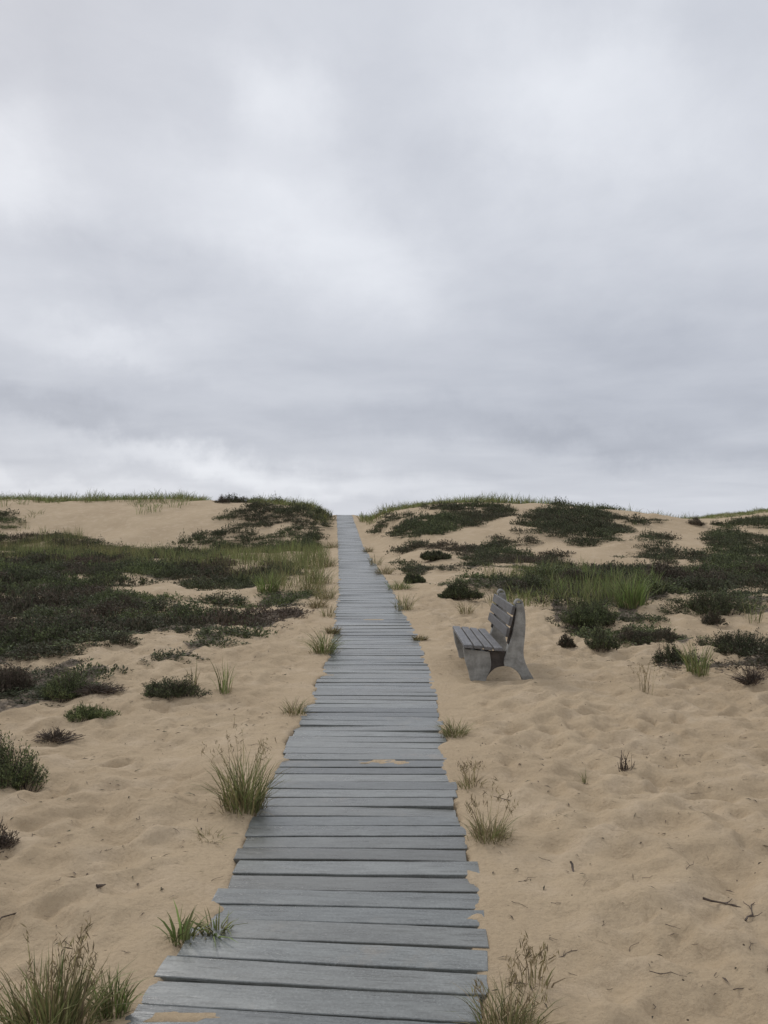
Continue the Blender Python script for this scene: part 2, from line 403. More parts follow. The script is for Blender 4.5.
HEATHER = {
    'left_field': [(-500, 512), (-60, 506), (0, 508), (16, 516), (40, 532), (110, 546), (180, 551), (262, 553), (300, 566), (292, 584), (255, 597), (244, 620), (190, 636), (135, 646), (105, 658), (62, 668), (0, 672), (-500, 760)],
    'left_mound': [(178, 546), (198, 531), (222, 519), (246, 508), (262, 504), (296, 508), (326, 517), (320, 532), (318, 549), (252, 553)],
    'right_upper': [(376, 537), (380, 523), (398, 514), (425, 508), (500, 507), (512, 512), (490, 520), (462, 528), (440, 533), (410, 537)],
    'right_middle': [(386, 550), (412, 542), (430, 546), (462, 549), (478, 541), (500, 535), (522, 529), (545, 544), (570, 553), (604, 556), (640, 560), (700, 556), (768, 558), (900, 556), (900, 615), (768, 588), (690, 594), (640, 602), (590, 602), (540, 598), (500, 596), (468, 590), (440, 582), (415, 574), (400, 562)],
    'right_mound': [(526, 530), (530, 514), (560, 508), (610, 514), (652, 522), (632, 530), (612, 540), (604, 552), (582, 554), (560, 542), (540, 537)],
    'round_patch': [(632, 552), (638, 540), (652, 533), (668, 541), (680, 558), (640, 560)],
    'right_edge': [(698, 556), (700, 541), (722, 526), (745, 522), (900, 518), (900, 560), (768, 560)],
}
THRESH = {'left_field': .485, 'left_mound': .375, 'right_upper': .40, 'right_middle': .455, 'right_mound': .39, 'round_patch': .30, 'right_edge': .41, 'left_fringe': .53, 'right_fringe': .55}
HEATHER['left_fringe'] = [(-500, 640), (0, 640), (130, 630), (235, 596), (300, 566), (314, 580), (305, 606), (250, 638), (140, 668), (60, 700), (0, 715), (-500, 800)]
HEATHER['right_fringe'] = [(556, 598), (640, 606), (768, 588), (900, 580), (900, 700), (768, 668), (690, 668), (640, 652), (590, 644), (560, 630)]

def heather_mask(name, x, y, px, py):
    n = fbm(x / 1.7 + 3, y / 1.9, 71, 4)
    n = n + (fbm(x / .55, y / .55, 73, 2) - .5) * .34 * (1 - sstep(20, 34, y))
    jx = (fbm(x / 1.1, y / 1.6, 81, 2) - .5) * 26; jy = (fbm(x / 1.1 + 40, y / 1.6, 83, 2) - .5) * 11
    k = inside(px + jx, py + jy, HEATHER[name])
    th = THRESH[name]
    if name == 'left_field':
        th = th - .02 + .09 * sstep(100, 260, px) * sstep(565, 610, py) + .03 * sstep(625, 660, py) - .07 * sstep(190, 230, px) * (1 - sstep(570, 585, py)) - .06 * (1 - sstep(60, 180, px))
    if name == 'left_mound':
        th = th + .10 * (1 - sstep(190, 260, px)) * (1 - sstep(520, 540, py))
    if name == 'right_middle':
        th = th + .08 * (1 - sstep(400, 470, px)) + .06 * (1 - sstep(540, 556, py)) + .07 * sstep(592, 606, py)
    return k & (n > th)

# ------------------------------------------------------------------ the ground sheet
PX, PY = project(XX, YY, ZZ)
PX = np.where(YY > 1.5, PX, 1e5)
lit = np.zeros(XX.shape)
for k in HEATHER:
    sel = (YY > 4) & (YY < 62)
    m = np.zeros(XX.shape, bool)
    m[sel] = heather_mask(k, XX[sel], YY[sel], PX[sel], PY[sel])
    lit = np.maximum(lit, m * 1.0)
# soften the litter a little (box blur over grid neighbours)
for _ in range(3):
    p = np.pad(lit, 1, mode='edge')
    lit = (p[1:-1, 1:-1] * 2 + p[:-2, 1:-1] + p[2:, 1:-1] + p[1:-1, :-2] + p[1:-1, 2:]) / 6
lit = lit * (1 - .6 * sstep(18, 35, YY))
ny, nx = XX.shape
idx = np.arange(ny * nx, dtype=np.int32).reshape(ny, nx)
Qg = np.stack([idx[:-1, :-1], idx[:-1, 1:], idx[1:, 1:], idx[1:, :-1]], -1).reshape(-1, 4)
gm = mesh_np('ground', np.stack([XX, YY, ZZ], -1), Qg, vattr={'litter': lit.ravel()}, mats=[M_SAND], smooth=True)
tag(link('ground', gm), kind='structure')

# ------------------------------------------------------------------ boardwalk
def plank_arrays(length, width, thick, seg, r):
    """one weathered board along local x, chamfered, with slightly wavy edges and worn ends"""
    c = .0025; hw = width / 2
    prof = [(-hw, -thick), (-hw, -c), (-hw + c, 0), (-hw * .4, .0007), (hw * .4, .0007), (hw - c, 0), (hw, -c), (hw, -thick)]
    xs = np.linspace(-length / 2, length / 2, seg + 1)
    V = []; bow = r.normal(0, .003); warp = r.normal(0, .0012); tw = r.normal(0, .0015)
    for i, x in enumerate(xs):
        u = 2 * x / length
        a, b = r.normal(0, .0011), r.normal(0, .0011)
        for (y, z) in prof:
            yy = y + (a if y < 0 else b) + bow * (1 - u * u)
            V.append((x + (r.normal(0, .0025) if i in (0, seg) else 0), yy, z + warp * u * u + tw * u * y / hw))
    V = np.array(V); n = len(prof); Q = []
    for i in range(seg):
        for j in range(n):
            k = (j + 1) % n
            Q.append((i * n + j, (i + 1) * n + j, (i + 1) * n + k, i * n + k))
    e = seg * n
    for (a, b, c_, d) in ((0, 1, 6, 7), (1, 2, 5, 6), (2, 3, 4, 5)):
        Q.append((a, b, c_, d)); Q.append((e + d, e + c_, e + b, e + a))
    return V, np.array(Q)

walk = link('boardwalk', None)
walk.location = (float(path_x(2.6)), 2.6, 0)
tag(walk, 'long narrow boardwalk of weathered blue-grey planks climbing over the sand to the dune gap', 'boardwalk')
walk_inv = Matrix.Translation(-walk.location)
run = {'V': [], 'Q': [], 't': [], 'n': 0}
y = -4.0; count = 0
pr = np.random.default_rng(5)
while y < 63.5:
    w = .135 + pr.normal(0, .005)
    gap = max(.006, .0130 + pr.normal(0, .0045))
    yc = y + w / 2; y += w + gap
    xc = float(path_x(yc)); 
    tang = float(path_x(yc + .25) - path_x(yc - .25)) / .5
    ang = -math.atan(tang) * .55 + pr.normal(0, .004) - .012
    length = 2 * W2 + pr.normal(0, .016) - (.035 if 3.72 < yc < 4.75 else 0)
    shift = pr.normal(0, .010) - (.018 if 3.72 < yc < 4.75 else 0)
    slope = math.atan(float(path_z(yc + .1) - path_z(yc - .1)) / .2)
    zc = float(path_z(yc)) + DECK + pr.normal(0, .0018)
    near = 2.35 < yc and count < 100
    V, Q = plank_arrays(length, w, .034, 14 if near else 3, pr)
    tone = float(np.clip(pr.normal(.5, .26), 0, 1))
    M = Matrix.Translation((xc + shift, yc, zc)) @ Matrix.Rotation(ang, 4, 'Z') @ Matrix.Rotation(slope + pr.normal(0, .005), 4, 'X') @ Matrix.Rotation(pr.normal(0, .004), 4, 'Y')
    if near:
        count += 1
        me = mesh_np('plank', V, Q, fattr={'tone': np.full(len(Q), tone)}, mats=[M_DECK])
        o = link('plank', me, walk); o.matrix_local = walk_inv @ M
    else:
        A = np.array(walk_inv @ M)
        V = V @ A[:3, :3].T + A[:3, 3]
        run['V'].append(V); run['Q'].append(Q + run['n']); run['n'] += len(V); run['t'].append(np.full(len(Q), tone))
me = mesh_np('far_planking', np.concatenate(run['V']), np.concatenate(run['Q']), fattr={'tone': np.concatenate(run['t'])}, mats=[M_DECK])
tag(link('far_planking', me, walk), kind='stuff')
for s in (-.36, .36):
    ys = np.arange(-4, 63.4, .4); V = []
    for yy in ys:
        x0 = float(path_x(yy)) + s; z0 = float(path_z(yy)) + DECK - .037
        for dx, dz in ((-.02, 0), (.02, 0), (.02, -.05), (-.02, -.05)): V.append((x0 + dx - walk.location.x, yy - walk.location.y, z0 + dz))
    Q = []
    for i in range(len(ys) - 1):
        for j in range(4):
            k = (j + 1) % 4; Q.append((i * 4 + j, i * 4 + k, (i + 1) * 4 + k, (i + 1) * 4 + j))
    link('stringer', mesh_np('stringer', V, np.array(Q), fattr={'tone': np.full(len(Q), .2)}, mats=[M_DECK]), walk)

# ------------------------------------------------------------------ bench
def extrude_profile(poly, t, y0, bev=.006):
    """closed (x,z) outline extruded along y by t with a small chamfer; side walls + triangulated caps through bmesh"""
    import bmesh
    bm = bmesh.new()
    vs = [bm.verts.new((x, y0, z)) for x, z in poly]
    f = bm.faces.new(vs)
    r = bmesh.ops.extrude_face_region(bm, geom=[f])
    vv = [g for g in r['geom'] if isinstance(g, bmesh.types.BMVert)]
    bmesh.ops.translate(bm, verts=vv, vec=(0, t, 0))
    bmesh.ops.recalc_face_normals(bm, faces=bm.faces)
    ed = [e for e in bm.edges if abs(e.verts[0].co.y - e.verts[1].co.y) < 1e-6]
    bmesh.ops.bevel(bm, geom=ed, offset=bev, segments=2, affect='EDGES', profile=.5)
    return bm
def smooth_poly(pts, n=5):
    """Catmull-Rom through points; a point given as (x,z,1) stays a sharp corner"""
    P = [(p[0], p[1]) for p in pts]; S = [len(p) > 2 for p in pts]; out = []; k = len(P)
    for i in range(k):
        p1, p2 = P[i], P[(i + 1) % k]
        p0 = p1 if S[i] else P[i - 1]
        p3 = p2 if S[(i + 1) % k] else P[(i + 2) % k]
        for j in range(n):
            t = j / n
            q = [.5 * ((2 * b) + (-a + c) * t + (2 * a - 5 * b + 4 * c - d) * t * t + (-a + 3 * b - 3 * c + d) * t ** 3) for a, b, c, d in zip(p0, p1, p2, p3)]
            if not out or (abs(q[0] - out[-1][0]) + abs(q[1] - out[-1][1])) > .004: out.append(tuple(q))
    return out
def bm_obj(name, bms, mats, parent, tone=None, idxs=None):
    import bmesh
    tot = bmesh.new()
    for i, b in enumerate(bms):
        me = bpy.data.meshes.new('tmp'); b.to_mesh(me); b.free()
        n0 = len(tot.faces); tot.from_mesh(me); bpy.data.meshes.remove(me)
        tot.faces.ensure_lookup_table()
    me = bpy.data.meshes.new(name); tot.to_mesh(me); tot.free()
    for m in mats: me.materials.append(m)
    return link(name, me, parent)
def slat_bm(cx, cz, wid, th, ang, y0, y1):
    import bmesh
    bm = bmesh.new(); bmesh.ops.create_cube(bm, size=1)
    bmesh.ops.scale(bm, verts=bm.verts, vec=(wid, y1 - y0, th))
    bmesh.ops.bevel(bm, geom=list(bm.edges), offset=.006, segments=2, affect='EDGES', profile=.5)
    bmesh.ops.rotate(bm, verts=bm.verts, matrix=Matrix.Rotation(ang, 3, 'Y'))
    bmesh.ops.translate(bm, verts=bm.verts, vec=(cx, (y0 + y1) / 2, cz))
    return bm

def build_bench():
    bx, by, bz = at(471.5, 681)
    root = link('park_bench', None); root.location = (bx, by, bz - .035); root.rotation_euler = (0, 0, math.radians(-.6))
    tag(root, 'weathered grey slatted bench with curved concrete ends half sunk in the sand', 'bench')
    LEN = 1.42; TH = .12
    B = .04     # buried depth added under the visible outline
    front = [(-.004, 0, 1), (.135, 0, 1), (.15, .07), (.185, .15), (.19, .22), (.175, .318, 1), (-.075, .345, 1), (-.055, .22), (-.02, .10)]
    rear = [(.505, 0, 1), (.635, 0, 1), (.575, .10), (.525, .20), (.503, .30), (.512, .42), (.523, .56), (.520, .68), (.505, .778, 1), (.435, .778, 1), (.425, .66), (.395, .50), (.345, .325), (.315, .24), (.318, .178, 1), (.38, .165), (.44, .125), (.485, .065)]
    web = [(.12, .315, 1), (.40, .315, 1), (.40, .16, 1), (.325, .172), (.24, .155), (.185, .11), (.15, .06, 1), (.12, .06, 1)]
    for k, y0 in enumerate((0.0, LEN - TH)):
        f = extrude_profile(smooth_poly([(p[0], p[1] , *p[2:]) for p in front]), TH, y0)
        r = extrude_profile(smooth_poly(rear), TH, y0)
        # curled scroll at the top of the post
        arc = []
        cx, cz, R, tt = .462, .776, .043, .017
        for j in range(15):
            a = math.radians(-5 + 190 * j / 14); arc.append((cx + R * math.cos(a), cz + R * math.sin(a) * 1.05))
        for j in range(14, -1, -1):
            a = math.radians(-5 + 190 * j / 14); arc.append((cx + (R - tt) * math.cos(a), cz + (R - tt) * math.sin(a) * 1.05))
        sc = extrude_profile(arc, TH - .03, y0 + .015, .002)
        e = bm_obj('end_support', [f, r, sc], [M_CONC], root)
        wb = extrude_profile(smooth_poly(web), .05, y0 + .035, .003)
        bm_obj('recessed_web', [wb], [M_BROWN], e)
    # seat: four slats following the hollow of the seat
    slats = [(-.034, .373, .084, .03), (.064, .366, .080, .05), (.160, .354, .078, .10), (.256, .345, .080, .02)]
    so = bm_obj('seat', [slat_bm(x, z, w, .034, a, -.05, LEN + .06) for x, z, w, a in slats], [M_SLAT], root)
    # backrest: three slats on the front of the posts
    backs = [(.400, .716, .088), (.374, .610, .088), (.348, .504, .088)]
    bo = bm_obj('backrest', [slat_bm(x, z, w, .032, math.radians(-76), -.03, LEN + .03) for x, z, w in backs], [M_SLAT], root)
    for o in (so, bo):
        a = o.data.attributes.new('tone', 'FLOAT', 'FACE')
        n = len(o.data.polygons); k = 4 if o is so else 3
        a.data.foreach_set('value', np.repeat([.75, .62, .7, .55][:k] if k == 4 else [.12, .2, .05], n // k).astype(np.float32))
    # dark iron strap with bolts behind the slats at each end
    for y0 in (.02, LEN - TH + .02):
        st = slat_bm(.398, .565, .36, .02, math.radians(-76), y0, y0 + .05)
        bm_obj('bracket', [st], [M_BROWN], root)
    return root
bench = build_bench()

# ------------------------------------------------------------------ plants
def blades(n, R, h0, h1, lean, width, r, tint=.5, tvar=.18, ell=1.0):
    rr = R * np.sqrt(r.random(n)); an = r.random(n) * 2 * math.pi
    bx = rr * np.cos(an); by = rr * np.sin(an) * ell
    da = an + r.normal(0, .7, n)
    h = r.uniform(h0, h1, n) * (1 - .25 * (rr / max(R, 1e-6)))
    l = lean * (.35 + .65 * rr / max(R, 1e-6)) * r.uniform(.3, 1.4, n)
    dx = np.cos(da); dy = np.sin(da)
    sa = r.random(n) * 2 * math.pi; sx = np.cos(sa); sy = np.sin(sa)
    w = width * r.uniform(.6, 1.3, n) / 2
    V = np.empty((n, 7, 3))
    for k, (t, wk) in enumerate(((0, .8), (.38, 1), (.74, .65))):
        cx = bx + dx * h * l * t ** 1.8; cy = by + dy * h * l * t ** 1.8; cz = h * t * (1 - .33 * np.minimum(l, 1.6) * t ** 1.5)
        V[:, 2 * k, 0] = cx - sx * w * wk; V[:, 2 * k, 1] = cy - sy * w * wk; V[:, 2 * k, 2] = cz
        V[:, 2 * k + 1, 0] = cx + sx * w * wk; V[:, 2 * k + 1, 1] = cy + sy * w * wk; V[:, 2 * k + 1, 2] = cz
    V[:, 6, 0] = bx + dx * h * l; V[:, 6, 1] = by + dy * h * l; V[:, 6, 2] = h * (1 - .33 * np.minimum(l, 1.6))
    o = np.arange(n)[:, None] * 7
    Q = np.concatenate([o + np.array([0, 1, 3, 2]), o + np.array([2, 3, 5, 4])]); T = o + np.array([4, 5, 6])
    t = np.clip(tint + r.normal(0, tvar, n), 0, 1)
    return V.reshape(-1, 3), Q, T, np.concatenate([t, t]), t

def stalks(n, R, h0, h1, lean, r, tint=.1, heads=True, width=.003):
    """thin upright stems, each ending in a loose seed head of tiny scales"""
    V, Q, T, tq, tt = blades(n, R, h0, h1, lean, width, r, tint, .08)
    S = Soup(); S.add(V, Q, T, tq, tt)
    if heads:
        tips = V.reshape(n, 7, 3)
        for i in range(n):
            a = tips[i, 4]; b = tips[i, 6]; m = 10
            t = r.uniform(-.2, 1.02, m)[:, None]
            c = a + (b - a) * t + r.normal(0, .006, (m, 3))
            d = r.normal(0, .007, (m, 3)); d[:, 2] = np.abs(d[:, 2]) + .006
            s = np.cross(d, r.normal(0, 1, (m, 3))); s /= np.linalg.norm(s, axis=1)[:, None]; s *= .0022
            VV = np.stack([c - d, c - s, c + d, c + s], 1).reshape(-1, 3)
            S.add(VV, np.arange(m)[:, None] * 4 + np.arange(4), None, np.full(m, max(tint - .05, 0)))
    return S

def shrub_arrays(nsp, nl, rx, ry, h, leaf, r, tint=.5, tvar=.12, spread=.72, narrow=.42):
    """leafy sprigs rising from a common base into an uneven low mound"""
    u = np.sqrt(r.random(nsp)); an = r.random(nsp) * 2 * math.pi
    ph = r.random(4) * 6.28
    lob = 1 + .24 * np.sin(2 * an + ph[0]) + .22 * np.sin(3 * an + ph[1]) + .15 * np.sin(5 * an + ph[2])
    tx = rx * u * np.cos(an) * lob; ty = ry * u * np.sin(an) * lob
    lump = .4 + 1.2 * vnoise(tx / (rx * .42) + ph[3], ty / (ry * .42), int(ph[0] * 50))
    tz = h * (1.02 - .72 * u ** 2.2) * lump * r.uniform(.7, 1.15, nsp)
    B = np.stack([tx * spread, ty * spread, np.zeros(nsp)], 1); Tp = np.stack([tx, ty, tz], 1)
    d = Tp - B; ln = np.linalg.norm(d, axis=1, keepdims=True); dn = d / np.maximum(ln, 1e-6)
    t = r.uniform(.22, 1.02, (nsp, nl))
    c = B[:, None] + d[:, None] * t[..., None] + r.normal(0, leaf * .45, (nsp, nl, 3))
    c[..., 2] = np.maximum(c[..., 2], .004)
    q = dn[:, None] * .75 + r.normal(0, .55, (nsp, nl, 3)); q[..., 2] += .35
    q /= np.linalg.norm(q, axis=2, keepdims=True)
    s = np.cross(q, r.normal(0, 1, (nsp, nl, 3))); s /= np.maximum(np.linalg.norm(s, axis=2, keepdims=True), 1e-6)
    L = leaf * r.uniform(.55, 1.35, (nsp, nl, 1))
    a = c; m = c + q * L * .45; e = c + q * L; s = s * L * narrow * .5
    V = np.stack([a, m - s, e, m + s], 2).reshape(-1, 3)
    n = nsp * nl
    Q = np.arange(n)[:, None] * 4 + np.arange(4)
    tt = np.clip(np.repeat(tint + r.normal(0, tvar, nsp), nl) , 0, 1)
    # stems
    k = max(5, int(nsp * .55)); Bs, Ts = B[:k], B[:k] + d[:k] * .95
    si = np.cross(dn[:k], r.normal(0, 1, (k, 3))); si /= np.maximum(np.linalg.norm(si, axis=1, keepdims=True), 1e-6)
    w = .0035
    mid = (Bs + Ts) / 2 + r.normal(0, .012, (k, 3)); Bs = Bs + np.array([0, 0, -.02])
    SV = np.stack([Bs - si * w, Bs + si * w, mid - si * w * .8, mid + si * w * .8, Ts - si * w * .4, Ts + si * w * .4], 1).reshape(-1, 3)
    o = np.arange(k)[:, None] * 6
    SQ = np.concatenate([o + np.array([0, 1, 3, 2]), o + np.array([2, 3, 5, 4])])
    return (V, Q, tt), (SV, SQ)

def base_pt(px, py):
    x, y, z = at(px, py)
    if abs(x - float(path_x(y))) < W2 + .02: z = max(z, float(path_z(y)) + DECK)
    return x, y, z, math.hypot(y, z - EYE)

def tussock(px, py, wpx, hpx, tint, label, n=110, lean=.8, stalk=0, blade=.005, group='grass tufts along the boardwalk and sand', name='grass_tuft', stalk_h=1.6, base=.32, hmin=.45):
    x, y, z, d = base_pt(px, py); k = d / F
    W = wpx * k; H = hpx * k * 1.12
    r = np.random.default_rng(int(px * 7 + py * 13))
    root = link(name, None); root.location = (x, y, z - .012)
    tag(root, label, 'grass tuft', group)
    S = Soup()
    V, Q, T, tq, tt = blades(n, W * base * .75, H * hmin, H, lean, blade, r, tint); S.add(V, Q, T, tq, tt)
    V, Q, T, tq, tt = blades(max(6, n // 4), W * base, H * .15, H * .5, lean * 1.9, blade, r, tint * .25, .15); S.add(V, Q, T, tq, tt)
    link('blades', S.mesh('blades', [M_GRASS]), root)
    if stalk:
        s = stalks(stalk, W * base * .6, H * stalk_h * .75, H * stalk_h, .35, r)
        link('seed_stalks', s.mesh('seed_stalks', [M_GRASS]), root)
    return root

def shrub(px, py, wpx, hpx, tint, label, nsp=None, nl=24, dead=False, group='low shrubs standing alone on the sand', name='low_shrub', cat='shrub', leaf=None):
    x, y, z, d = base_pt(px, py); k = d / F
    W = wpx * k / 2; H = hpx * k * 1.05
    r = np.random.default_rng(int(px * 7 + py * 13))
    root = link(name, None); root.location = (x, y + W * .35, float(Zg(x, y + W * .35)) - .015); tag(root, label, cat, group)
    nsp = nsp or int(np.clip(420 * W * W / .07, 120, 560))
    leaf = leaf or max(.016, 1.7 * k)
    (V, Q, t), (SV, SQ) = shrub_arrays(nsp, 3 if dead else nl, W, W * .7, H, leaf, r, tint)
    link('foliage', mesh_np('foliage', V, Q, fattr={'tint': t}, mats=[M_HEATH]), root)
    if dead:
        SV2, SQ2 = [], []; n0 = 0
        for _ in range(3):
            _, (a, b) = shrub_arrays(nsp, 1, W * 1.1, W * .8, H * 1.1, leaf, r, tint, spread=.06)
            SV2.append(a); SQ2.append(b + n0); n0 += len(a)
        SV, SQ = np.concatenate(SV2), np.concatenate(SQ2)
    link('branches', mesh_np('branches', SV, SQ, mats=[M_TWIG]), root)
    return root

# grass tufts, each placed on the ground where the photograph shows it
tussock(50, 1036, 130, 80, .5, 'biggest grass tussock, dry and olive, with tall dark seed stalks', n=330, lean=.75, stalk=26, stalk_h=1.35, base=.34)
tussock(112, 1012, 60, 46, .62, 'short green tuft squeezed between the biggest tussock and the plank ends', n=130, lean=.7)
tussock(182, 941, 42, 36, .72, 'small broad-bladed green tuft on sand touching the plank ends', n=38, lean=.9, blade=.010)
tussock(216, 944, 46, 26, .66, 'small sprawling green tuft flopping over the plank ends', n=36, lean=1.5, blade=.010)
tussock(244, 808, 74, 68, .52, 'bushy grass tussock with thin leaning seed stalks, sand heaped round its foot', n=260, lean=.85, stalk=16, stalk_h=1.3)
tussock(294, 714, 36, 24, .38, 'small yellowish tuft left of the planks, just below the sprawling dark tussock', n=130, lean=1.2, blade=.004, base=.38, hmin=.3)
tussock(268, 592, 44, 26, .85, 'fresh green grass clump in the meadow between heather and the walk', n=170, lean=.6, blade=.010)
tussock(325, 653, 44, 32, .66, 'dark green sprawling tussock spilling over the left plank edge', n=170, lean=1.2, blade=.007)
tussock(328, 617, 30, 20, .34, 'dull straw tuft at the left plank edge above the dark green sprawling tussock', n=60)
tussock(325, 599, 36, 24, .40, 'olive straw tuft at the left plank edge, middle of the upper row', n=150, lean=1.2, blade=.007)
tussock(321, 584, 42, 27, .5, 'greener wide tuft at the left plank edge near the meadow grass', n=150, lean=1.2, blade=.008)
tussock(328, 567, 30, 19, .42, 'small tuft at the left plank edge farthest up the walk', n=130, lean=1.2, blade=.009)
tussock(223, 692, 26, 42, .78, 'sparse upright green blades alone on open sand', n=26, lean=.4, blade=.007, base=.3)
tussock(194, 688, 16, 36, .40, 'thin straw blades next to a dark prostrate shrub', n=16, lean=.45, blade=.006)
for px_, py_, w_, h_, t_, lab_ in ((332, 548, 18, 12, .3, 'tiny straw tuft at the left plank edge, topmost of its row'), (318, 607, 26, 15, .12, 'brown dead tuft just outside the middle of the upper left row'),
        (312, 592, 34, 20, .3, 'straw brown tuft between the meadow grass and the walk'), (333, 633, 20, 12, .15, 'low brown tuft just above the dark green sprawling tussock'),
        (384, 574, 26, 14, .2, 'brownish tuft right of the walk just below where it narrows'), (368, 552, 14, 9, .15, 'tiniest brown tuft on the right plank edge where the walk narrows'),
        (420, 640, 20, 9, .2, 'flat straw tuft at the right plank edge beside the bench seat')):
    tussock(px_, py_, w_, h_, t_, lab_, n=150, lean=1.3, blade=.008, base=.40)
tussock(455, 735, 38, 25, .42, 'round yellow-green tuft on the right plank edge below the bench', n=190, lean=1.15, blade=.004, base=.38, hmin=.3)
tussock(489, 838, 54, 34, .36, 'bushy yellow-olive tuft with dry wisps at the right plank ends', n=230, lean=1.1, blade=.0035, base=.38, hmin=.3, stalk=14, stalk_h=1.7)
tussock(471, 786, 44, 24, .25, 'wispy dry stems on sand above the bushy yellow-olive tuft', n=40, lean=.9, stalk=14, stalk_h=1.3)
tussock(508, 1034, 74, 50, .40, 'large mossy yellow tuft with wispy dry stems beside the nearest planks', n=300, lean=.9, stalk=12, stalk_h=1.3, blade=.003, base=.45, hmin=.2)
tussock(534, 985, 60, 30, .2, 'wispy thin dry stems on sand right of the large mossy yellow tuft', n=14, lean=.8, stalk=16, stalk_h=1.5)
tussock(404, 610, 34, 24, .46, 'olive tuft at the right plank edge left of the bench back', n=90, blade=.007)
tussock(375, 566, 26, 15, .36, 'small olive tuft at the right plank edge where the walk narrows', n=60, blade=.009)
tussock(466, 613, 26, 18, .22, 'brown straw tuft directly behind the bench', n=70, blade=.006)
tussock(697, 674, 42, 46, .82, 'green grass clump in front of a dark shrub on the right sand', n=90, lean=.55, blade=.007)
tussock(631, 607, 54, 42, .97, 'brightest lime green grass clump among the heather right of the bench', n=190, lean=.6, blade=.012)
tussock(647, 694, 40, 40, .2, 'few pale dry stalks standing in bare sand right of the bench', n=10, lean=.5, stalk=12, stalk_h=1.0)
tussock(585, 783, 10, 20, .62, 'tiny green sprig alone in the trodden sand', n=9, lean=.5, name='sand_sprig')
tussock(752, 622, 40, 34, .5, 'thin pale grass blades beside the dark mat at the right', n=24, lean=.5, blade=.008)

# shrubs that stand by themselves
shrub(168, 697, 60, 14, .56, 'dark prostrate shrub alone on pale sand left of the sparse green blades')
shrub(0, 788, 76, 36, .8, 'dark green bushy shrub cut by the left edge of the view, alone on sand')
shrub(60, 699, 56, 21, .8, 'spreading green shrub in front of the left heather field, bare twigs at its foot')
shrub(8, 694, 50, 26, .12, 'brownish twiggy shrub beside the spreading green shrub')
shrub(86, 720, 44, 11, .95, 'thin olive weed patch below the spreading green shrub')
shrub(52, 744, 40, 9, .1, 'dead twiggy brush on the sand below the thin olive weed patch', dead=True, name='dead_brush', cat='brush')
shrub(95, 694, 44, 9, .1, 'flat dead twig mat at the foot of the spreading green shrub', dead=True, name='dead_brush', cat='brush')
tussock(208, 838, 56, 15, .22, 'flattened dry weed near the bushy tussock and the plank ends', n=46, lean=1.9, blade=.004)
shrub(604, 650, 36, 17, .62, 'compact dark shrub on sand right of the bench')
shrub(567, 648, 15, 10, .25, 'tiny brown shrub between the bench and the compact dark shrub')
shrub(592, 628, 54, 22, .76, 'wide green shrub at the sandy edge behind the compact dark shrub')
shrub(712, 617, 76, 22, .6, 'broad olive-brown mound in the sand above the green grass clump')
shrub(655, 641, 70, 13, .3, 'long dark twiggy mat between the compact dark shrub and the green grass clump')
shrub(676, 664, 40, 16, .5, 'dark rounded shrub touching the green grass clump')
shrub(742, 655, 80, 17, .5, 'dark sprawling shrub with pale dead stalks at the right edge')
shrub(714, 625, 22, 10, .3, 'small brown shrub just under the broad olive-brown mound')
shrub(754, 686, 34, 13, .05, 'dead twigs sticking out of the sand at the right edge', dead=True, name='dead_brush', cat='brush')
shrub(626, 771, 16, 18, .05, 'tiny dark dead sprig in trodden sand right of the green sprig', dead=True, name='dead_brush', cat='brush', nsp=14)
shrub(459, 600, 38, 11, .6, 'low dark shrub standing just beyond the bench seat')
tussock(399, 589, 44, 15, .78, 'low green grassy weed strip between two olive tufts at the right plank edge', n=170, lean=1.5, blade=.007)
shrub(414, 583, 24, 7, .6, 'low dull shrub a step right of the plank-edge green weed strip')
shrub(436, 560, 30, 7, .5, 'flat dark scrap of heather on bare sand beside the upper walk')
shrub(-4, 850, 34, 18, .1, 'dry brown brush at the left edge below the bushy dark shrub', dead=True, name='dead_brush', cat='brush')

# ------------------------------------------------------------------ low heather: patches on the dunes, fields below them
def scatter(x0, x1, y0, y1, spacing, r):
    """jittered points, wider apart with distance; spacing is a function of y"""
    out = []; y = y0
    while y < y1:
        s = spacing(y); xs = np.arange(max(x0, -.95 * y - 8), min(x1, .85 * y + 8), s)
        out.append(np.stack([xs + r.uniform(-.5, .5, len(xs)) * s, y + r.uniform(-.5, .5, len(xs)) * s], 1)); y += s
    return np.concatenate(out)
hr = np.random.default_rng(23)
TPL = []
for i in range(9):
    (V, Q, t), _ = shrub_arrays(56, 7, .30, .30, .15, .042, hr, 0, .10)
    TPL.append((V, Q, t))
pts = scatter(-45, 45, 7, 58, lambda y: .20 + .0042 * y, hr)
zx = Zg(pts[:, 0], pts[:, 1]); qx, qy = project(pts[:, 0], pts[:, 1], zx)
lat_ok = np.abs(pts[:, 0] - path_x(pts[:, 1])) > W2 + .35
done = np.zeros(len(pts), bool)
def grow_patch(name, tintf, hs):
    global done
    k = heather_mask(name, pts[:, 0], pts[:, 1], qx, qy) & lat_ok & ~done
    done |= k
    S = Soup()
    for i in np.flatnonzero(k):
        V, Q, t = TPL[hr.integers(len(TPL))]
        a = hr.random() * 6.28; s = hr.uniform(.65, 1.35) * (.8 + .014 * pts[i, 1]); h = s * (.45 + 1.5 * hr.random() ** 2) * hs
        M = np.array([[s * math.cos(a), -s * math.sin(a), 0], [s * math.sin(a), s * math.cos(a), 0], [0, 0, h]])
        S.add(V, Q, None, np.clip(t + tintf(pts[i, 0], pts[i, 1], qx[i], qy[i]), 0, 1), M=M, off=(pts[i, 0], pts[i, 1], zx[i] - .02))
    print('heather', name, int(k.sum()))
    return S.mesh('dune_heather', [M_HEATH])
